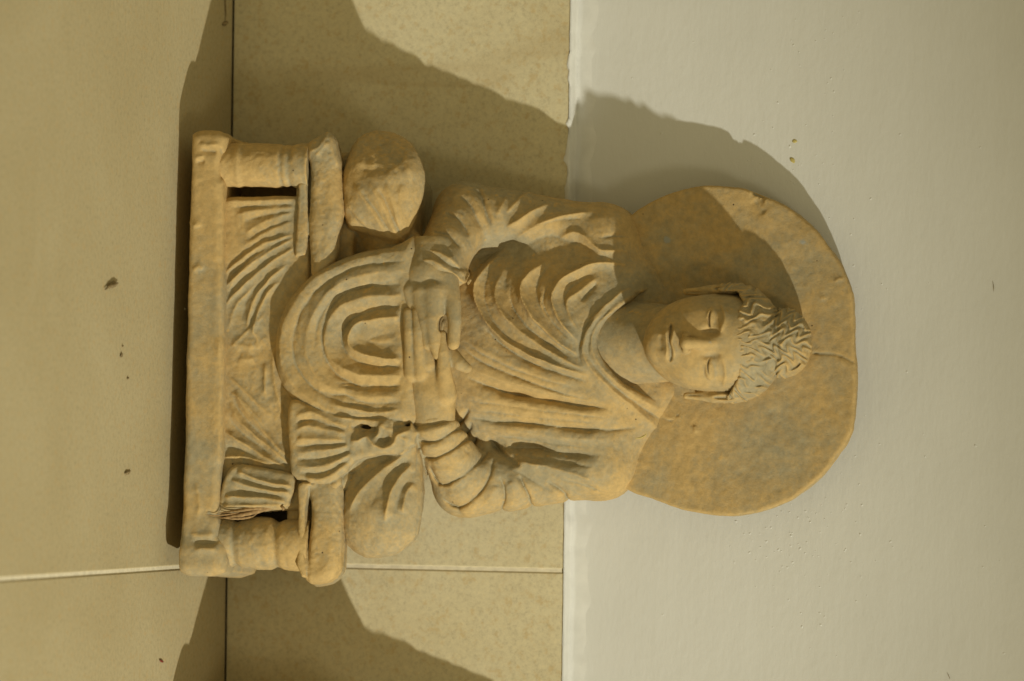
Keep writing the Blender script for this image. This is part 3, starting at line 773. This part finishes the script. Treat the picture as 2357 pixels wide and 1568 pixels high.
def f_body(x, y, z):
    dl = lap_f(x, y, z); dt = torso_f(x, y, z)
    dl = dl-np.where(y < 200, r_lap(x, z), 0)
    dt = dt-np.where(y < RY, r_to(x, z), 0)
    np_ = neck_pts(x, z)
    dt = smax(dt, -np.maximum(np_, y-215), 8)
    d = sm(dl, dt, 8)
    d = np.maximum(d, y-(DEPTH-8))
    return d*.85-lumps(x, y, z, .8)
lo, hi = bounds('D', 625, 1560, 290, 1300, -30, DEPTH)
lo[0] -= 20; hi[0] += 20
build('robed_body', f_body, lo, hi, HV)

# --- hands
def caps(x, y, z, chain, sy=1.0):
    d = None
    for (a, ra), (b, rb) in zip(chain[:-1], chain[1:]):
        c = cone(x, y, z, a, b, ra, rb, sy); d = c if d is None else np.minimum(d, c)
    return d
HY = 20
def NP(x, y, Y): return P('N', x, y, Y)
NK = .31197
def chain(lst): return [(NP(x, y, Y-20), r*NK) for x, y, Y, r in lst]
rh = dict(palm=chain([(335, 1330, 74, 165), (330, 1130, 62, 175), (290, 970, 60, 160)]),
          fs=[chain([(185, 1000, 36, 72), (168, 820, 22, 46), (160, 700, 18, 42), (150, 556, 24, 36)]), chain([(250, 1000, 32, 70), (232, 820, 18, 45), (226, 700, 15, 42), (218, 550, 22, 36)]),
              chain([(300, 940, 32, 60), (290, 780, 28, 42), (284, 600, 40, 34)]), chain([(140, 980, 50, 60), (112, 800, 44, 44), (104, 640, 50, 36)])],
          th=chain([(430, 1160, 46, 82), (418, 980, 26, 54), (408, 850, 18, 44), (404, 720, 22, 36)]))
lh = dict(palm=chain([(330, 120, 78, 175), (310, 290, 62, 195), (318, 430, 60, 170)]),
          fs=[chain([(345, 420, 36, 110), (338, 600, 18, 72), (348, 780, 14, 50), (366, 866, 18, 36)]), chain([(262, 420, 36, 95), (278, 620, 20, 56), (296, 790, 20, 44)]), chain([(190, 400, 44, 90), (205, 560, 40, 60), (225, 700, 44, 44)])],
          th=chain([(430, 320, 52, 100), (482, 480, 32, 60), (496, 620, 20, 50), (486, 785, 18, 46)]))
tip = chain([(470, 860, 40, 55), (530, 930, 34, 52), (585, 965, 36, 38)])
def f_rhand(x, y, z):
    d = caps(x, y, z, rh['palm'], 1.3)
    for c in rh['fs']: d = sm(d, caps(x, y, z, c), 4)
    d = sm(d, caps(x, y, z, rh['th']), 7)
    d = sm(d, caps(x, y, z, tip), 9)
    return d-lumps(x, y, z, .35)
hole = NP(408, 645, 0)
def f_lhand(x, y, z):
    d = caps(x, y, z, lh['palm'], 1.3)
    for c in lh['fs']: d = sm(d, caps(x, y, z, c), 6)
    d = sm(d, caps(x, y, z, lh['th']), 9)
    d = smax(d, -ell(x, y, z, hole+v3(0, 10, 0), (20, 60, 9)), 4)
    return d-lumps(x, y, z, .35)
lo, hi = bounds('N', 40, 640, 480, 1380, -60, 170)
build('hand', f_rhand, lo, hi, 1.9)
lo, hi = bounds('N', 40, 620, 60, 900, -60, 170)
build('hand', f_lhand, lo, hi, 1.9)

# --- halo
r_ha = Relief()
ha = Outline(spline(XZ('O', [(205, 265), (330, 188), (410, 157), (490, 137), (560, 139), (640, 146), (690, 160), (742, 182), (820, 216), (880, 256), (950, 322), (985, 372), (1030, 430), (1060, 492), (1084, 560), (1092, 650), (1093, 780), (1099, 832), (1101, 905), (1097, 990), (1085, 1092), (1060, 1150), (1020, 1205), (960, 1282), (870, 1356), (820, 1384), (720, 1418), (640, 1432), (580, 1433), (450, 1418), (380, 1400), (290, 1366), (180, 1322), (110, 1200), (60, 800), (110, 400)], 240), 26, True))
r_ha.fold('O', [(925, 795), (1000, 800), (1050, 808), (1098, 836)], -4, 2.5, Y=240, taper=.1)
r_ha.fold('O', [(1030, 812), (1070, 850), (1100, 900)], 3, 10, Y=240)
r_ha.folds('O', [[(690, 165), (715, 185), (745, 200)], [(700, 190), (730, 230), (745, 250)]], -7, 11, Y=240)
r_ha.folds('O', [[(1020, 515), (1040, 505), (1055, 510)], [(345, 1050), (380, 1055), (410, 1040)], [(465, 1080), (475, 1095), (470, 1110)], [(960, 585), (975, 580), (980, 590)]], 5, 4, Y=240)
r_ha.folds('O', [[(340, 1045), (375, 1062), (408, 1032)]], -5, 4, Y=240)
def f_halo(x, y, z):
    d = slab(x, y, z, ha, 240, 278, 7)
    return d-lumps(x, y, z, .9)-r_ha(x, z)*(y < 264)
lo, hi = bounds('D', 1330, 1990, 410, 1200, 224, 294)
lo[0] -= 15; hi[0] += 15; hi[2] += 10
build('halo', f_halo, lo, hi, 3.2)

# --- head
HF = 60.0
FX = U(1600, 790, 130)[0]
def HP(x, Y, dx=0.0):
    """point on the face's centre line at picture x, dx to the side"""
    Y = Y-HF
    p = U(x, 790, Y); p[0] += dx; return p
r_he = Relief()
FY = 35
def hf(pts, h, w, **k): r_he.fold('H', pts, h, w, Y=FY, step=4, **k)
hf([(402, 640), (415, 700), (425, 780), (418, 860), (400, 930)], 9, 7, taper=.2)         # lower lip
hf([(483, 620), (480, 700), (466, 775), (482, 860), (478, 930)], 6, 4.5, taper=.2)         # upper lip
hf([(440, 590), (446, 680), (440, 780), (446, 870), (442, 965)], -11, 4, taper=.15)       # mouth line
hf([(360, 690), (352, 780), (360, 860)], -4, 8, taper=.3)                                    # under the lower lip
hf([(520, 780), (545, 780)], -3.5, 4.5, taper=.4)
hf([(905, 400), (955, 480), (960, 580), (925, 690)], 6, 6, taper=.3)                       # brows
hf([(905, 1190), (955, 1100), (960, 990), (925, 880)], 6, 6, taper=.3)
def f_head(x, y, z):
    d = ell(x, y, z, HP(1665, 205), (113, 122, 128))
    d = sm(d, ell(x, y, z, HP(1585, 182), (98, 100, 98)), 40)
    d = sm(d, ell(x, y, z, HP(1519, 140), (42, 42, 30)), 30)                 # chin
    for s_ in (-1, 1):
        d = sm(d, ell(x, y, z, HP(1598, 134, 50*s_), (42, 36, 44)), 26)      # cheeks
        d = smax(d, -ell(x, y, z, HP(1640, 66, 54*s_), (37, 31, 16)), 10)    # eye sockets
        d = smax(d, -ell(x, y, z, HP(1632, 68, 28*s_), (11, 31, 24)), 10)
    for s_ in (-1, 1):
        d = sm(d, ell(x, y, z, HP(1637, 118, 55*s_), (29, 27, 15)), 3)       # lidded eyes
        c = HP(1631, 100, 55*s_)
        d = smax(d, -(np.sqrt((z-c[2]-0.009*(x-c[0])**2)**2*1.0+((x-c[0])/14.)**4+(y-90+HF)**2*.05)-2.4), 2)
    d = sm(d, cone(x, y, z, HP(1668, 98), HP(1580, 62), 8, 14), 7)          # nose
    d = sm(d, ell(x, y, z, HP(1578, 62), (14, 13, 11)), 4)
    for s_ in (-1, 1):
        d = sm(d, ell(x, y, z, HP(1579, 78, 16*s_), (8, 14, 9)), 3)
    d = sm(d, ell(x, y, z, HP(1545, 108), (46, 26, 28)), 14)                 # mouth mass
    # neck
    nk = cone(x, y, z, HP(1400, 317), HP(1545, 263), 104, 88)
    nk = sm(nk, ell(x, y, z, HP(1400, 297), (165, 66, 70)), 30)
    d = sm(d, nk, 16)
    d = np.maximum(d, y-(DEPTH-20))
    d = d-np.where((y < 115) & (z > HP(1500, 100)[2]), r_he(x, z), 0)
    return d-lumps(x, y, z, .3)
lo, hi = bounds('D', 1300, 1800, 640, 940, -40, DEPTH)
head = build('head', f_head, lo, hi, 2.0)
# hair
hc = HP(1640, 205)
hl = XZ('H', [(1130, 560), (1140, 470), (1165, 400), (1120, 330), (1080, 290), (900, 285), (880, 180), (1100, 120), (1900, 120), (1900, 1500), (1000, 1480), (880, 1440), (900, 1330), (1010, 1265), (1080, 1180), (1130, 1100), (1145, 1000), (1140, 900), (1118, 800), (1110, 700)], 120)
hl = Outline(spline(hl, 10, True))
bunc = HP(1806, 232)
def f_hair(x, y, z):
    wx = noise(x, y*0+5., z, 19.); wz = noise(x, y*0+25., z, 19.)
    dx = x+2.6*wx-hc[0]; dz = z+2.6*wz-hc[2]
    ang = np.arctan2(dx, dz+75); rad = np.sqrt(dx*dx+(dz+75)**2)
    ph = 5.0*noise(ang*38, ang*0, ang*0+7, 6.)
    wav = np.sin(ang*31+1.05*np.sin(rad/6.6+ph)+0.8*noise(x, y*0+60., z, 28.))
    fine = np.sin(ang*118+2.2*np.sin(rad/5.6+ph))
    wav = 1-1.6*np.abs(wav)**1.3+0.18*fine
    fr = np.clip((205-y)/50., 0.1, 1)*(0.75+0.5*noise(x, y, z+80, 22.))
    hd = hl(x, z); edge = np.clip(-hd/11., 0, 1); fr = fr*np.where(y < 160, edge, 1)
    d = ell(x, y, z, HP(1686, 232), (138, 142, 122))
    d = smax(d, hd-400*np.clip((y-150)/60., 0, 1), 12)
    b = ell(x, y, z, bunc, (80, 80, 62))
    b2 = np.sin((x-bunc[0]+6*wx)/6.4*(1+.0018*(z-bunc[2]))+1.3*np.sin((z-bunc[2])/5.2+ph))
    b2 = 1-1.6*np.abs(b2)**1.3
    d = d-4.4*wav*fr; b = b-4.0*b2*fr
    cut = sm(d, b, 8)
    gro = np.abs(z-(HP(1781, 100)[2]-0.0028*(x-bunc[0])**2)+3*wx)
    cut = cut+4.0*np.exp(-(gro/5.)**2)*(y < 215)
    return cut*.8-lumps(x, y, z, .35)
lo, hi = bounds('D', 1570, 1905, 630, 950, -20, 280)
build('hair', f_hair, lo, hi, 2.0, head)
# ears
def ear(s_, y0):
    # y0: picture row of the ear's middle
    top = U(1688, y0, 145); mid = U(1645, y0, 140); lobe = U(1580, y0-4*s_, 134); root = U(1650, y0-14*s_, 160)
    def f(x, y, z):
        d = ell(x, y, z, U_mid, (12, 26, 46))
        d = sm(d, cone(x, y, z, mid, lobe, 10, 8), 10)
        d = sm(d, ell(x, y, z, root, (15, 30, 52)), 12)
        d = smax(d, -ell(x, y, z, U_mid+v3(2*s_, -25, 4), (5, 11, 28)), 5)
        d = smax(d, -ell(x, y, z, lobe+v3(-2*s_, -12, 22), (4, 9, 22)), 4)
        return d*.8-lumps(x, y, z, .3)
    U_mid = (top+mid)/2
    a = np.array([top, mid, lobe, root])
    build('ear', f, a.min(0)-v3(36, 50, 40), a.max(0)+v3(36, 50, 40), 1.9, head)
ear(-1, 668)
ear(1, 915)

# --- torn strips of sacking showing beside the right leg, and a thread stuck to the shoulder
def ribbon(name, pts, w0, mat, parent, thick=0.8, seed=0):
    """thin twisted strip through 3-D points (tracing units)"""
    r_ = np.random.default_rng(seed)
    c = spline(np.array(pts), 5.0); n = len(c); V = []; Q = []
    for i, p in enumerate(c):
        t = c[min(i+1, n-1)]-c[max(i-1, 0)]; t /= np.linalg.norm(t)+1e-9
        a = 0.9*math.sin(i*.11+seed)+0.5
        u = np.cross(t, v3(0, math.cos(a), math.sin(a))); u /= np.linalg.norm(u)+1e-9
        v_ = np.cross(t, u); e = min(1, 3*min(i+.3, n-1-i+.3)/n)
        w = w0*e*(0.8+0.3*r_.random())
        for du, dv in ((-1, -thick/w0), (1, -thick/w0), (1, thick/w0), (-1, thick/w0)): V.append(p+u*du*w+v_*dv*w)
        if i:
            b0 = 4*(i-1)
            for j in range(4): Q.append((b0+j, b0+(j+1) % 4, b0+4+(j+1) % 4, b0+4+j))
    Q.append((0, 3, 2, 1)); Q.append((4*n-4, 4*n-3, 4*n-2, 4*n-1))
    return link(name, mesh_from(name, np.array(V), np.array(Q), mat), parent)
def BP(x, y, Y): return P('B', x, y, Y)
ribbon('torn_strip', [BP(300, 1078, 4), BP(400, 1062, 6), BP(520, 1048, 12), BP(620, 1042, 16), BP(690, 1030, 18)], 4.5, FIBRE, statue, seed=1)
ribbon('torn_strip', [BP(320, 1105, 6), BP(400, 1090, 8), BP(470, 1078, 14), BP(560, 1058, 20), BP(660, 1046, 20)], 6, FIBRE, statue, seed=2)
ribbon('torn_strip', [BP(245, 1082, -4), BP(290, 1088, 0), BP(350, 1084, 6), BP(440, 1070, 10)], 2.2, FIBRE, statue, seed=3)
ribbon('torn_strip', [BP(320, 1098, 10), BP(430, 1105, 18), BP(520, 1090, 24), BP(545, 1060, 26)], 3, FIBRE, statue, seed=4)
ribbon('torn_strip', [BP(670, 1030, 14), BP(690, 1045, 10), BP(685, 1060, 12)], 4, FIBRE, statue, seed=5)
def on_surface(p, f, off=1.0):
    ys = np.arange(-40, 320, 1.0); v = f(np.full(ys.shape, p[0], np.float32), ys.astype(np.float32), np.full(ys.shape, p[2], np.float32))
    k = int(np.argmax(v < 0)); return v3(p[0], ys[k]-off, p[2])
ribbon('loose_thread', [on_surface(P('T', q[0], q[1], 170), f_body) for q in ((1005, 1128), (1025, 1124), (1042, 1112), (1043, 1100))], 1.5, YEL, statue, seed=6)
ribbon('crumb', [NP(398, 690, -4), NP(408, 650, -6), NP(416, 600, -4)], 5, BARK, statue, thick=4, seed=8)

# ---------------------------------------------------------------- the neighbouring statue, out of frame to the right
def copy_tree(o, parent=None):
    c = o.copy(); scene.collection.objects.link(c); c.parent = parent
    for ch in list(o.children): copy_tree(ch, c)
    return c
twin = copy_tree(statue)
twin.location.x += 1330*S
tag(statue, group='clay statues standing along the wall'); tag(twin, group='clay statues standing along the wall')
tag(twin, 'second clay statue past the right edge, known by its shadow on the skirting', 'statue')

# ---------------------------------------------------------------- crumbs on the floor and marks on the wall
def lump(name, c, size, ang, mat, seed, normal='z'):
    r_ = np.random.default_rng(seed); V = []; Q = []; nu, nv = 10, 6
    for i in range(nv+1):
        th = math.pi*i/nv
        for j in range(nu):
            ph = 2*math.pi*j/nu
            k = 1+0.22*math.sin(2*ph+seed)*math.sin(th)+0.12*r_.standard_normal()*(0 < i < nv)
            p = v3(size[0]*k*math.sin(th)*math.cos(ph), size[1]*k*math.sin(th)*math.sin(ph), size[2]*k*math.cos(th))
            q = v3(p[0]*math.cos(ang)-p[1]*math.sin(ang), p[0]*math.sin(ang)+p[1]*math.cos(ang), p[2])
            V.append(c+(q if normal == 'z' else v3(q[0], -q[2], q[1])))
    for i in range(nv):
        for j in range(nu): Q.append((i*nu+j, (i+1)*nu+j, (i+1)*nu+(j+1) % nu, i*nu+(j+1) % nu))
    return link(name, mesh_from(name, np.array(V), np.array(Q), mat))
def fl(px, py, z): return on_floor(px, py, z)
o = ribbon('twig', [fl(241, 668, 4), fl(252, 659, 5), fl(262, 656, 6), fl(273, 651, 4)], 5, BARK, None, thick=3.5, seed=11)
tag(o, 'small bent dark twig lying on the floor slab in front of the plinth', 'twig')
for i, (px, py, sx, sy2, a, lab, mt, cat) in enumerate((
    (280, 818, 7, 14, .3, 'small brown crumb on the floor slab below the middle of the plinth', BARK, 'crumb'),
    (283, 797, 3, 6, .1, 'tiny brown speck just left of the small brown crumb on the floor', BARK, 'crumb'),
    (295, 871, 4, 8, .4, 'pinhead-sized dark crumb between the brown crumb and the black seed', BARK, 'crumb'),
    (294, 1088, 9, 28, .15, 'black seed on the floor slab in front of the right leg of the seat', BARK, 'seed'),
    (372, 1522, 5, 22, -.1, 'small red fleck on the floor slab right of the statue', RED, 'fleck'),
    (426, 711, 4, 8, .2, 'tiny pale grit grain in the shadow under the plinth edge', GROUT, 'grit'))):
    o = lump('crumb' if cat == 'crumb' else cat, fl(px, py, 2.5), (sx*.6, sy2*.6, 1.6), a, mt, 40+i); tag(o, lab, cat)
o = ribbon('hair_strand', [fl(516, -30, 1.5), fl(519, 5, 2), fl(520, 30, 2), fl(519, 50, 2)], 2.2, BARK, None, thick=1.2, seed=13)
tag(o, 'thin dark strand on the floor against the skirting in the shadow', 'strand')
o = lump('crumb', fl(519, 54, 2.5), (6, 16, 4), .2, BARK, 61); tag(o, 'dark crumb at the end of the thin strand by the skirting', 'crumb')
for px, py, r1, r2, lab in ((1829, 325, 6, 4, 'upper small yellow paint fleck on the white wall left of the halo'), (1824, 369, 5, 8, 'lower larger yellow paint fleck on the white wall left of the halo')):
    o = lump('paint_fleck', on_wall(px, py, YW)+v3(0, -.3, 0), (r2, r1, 1.6), .5, YEL, 70+r1, 'y'); tag(o, lab, 'fleck', 'yellow flecks on the wall')
for k_, (pa, pb, lab) in enumerate((((2285, 646), (2287, 672), 'short dark hair stuck to the white wall above the halo'), ((2180, 1548), (2187, 1564), 'short dark hair stuck to the wall at the right border'))):
    A1 = on_wall(*pa, YW); B1 = on_wall(*pb, YW); mdl = (A1+B1)/2+v3(2, 0, 2)
    o = ribbon('stuck_hair', [A1+v3(0, -1, 0), mdl+v3(0, -2.5, 0), B1+v3(0, -1, 0)], 0.7, BARK, None, thick=.5, seed=20+k_); tag(o, lab, 'hair', 'hairs stuck to the wall')
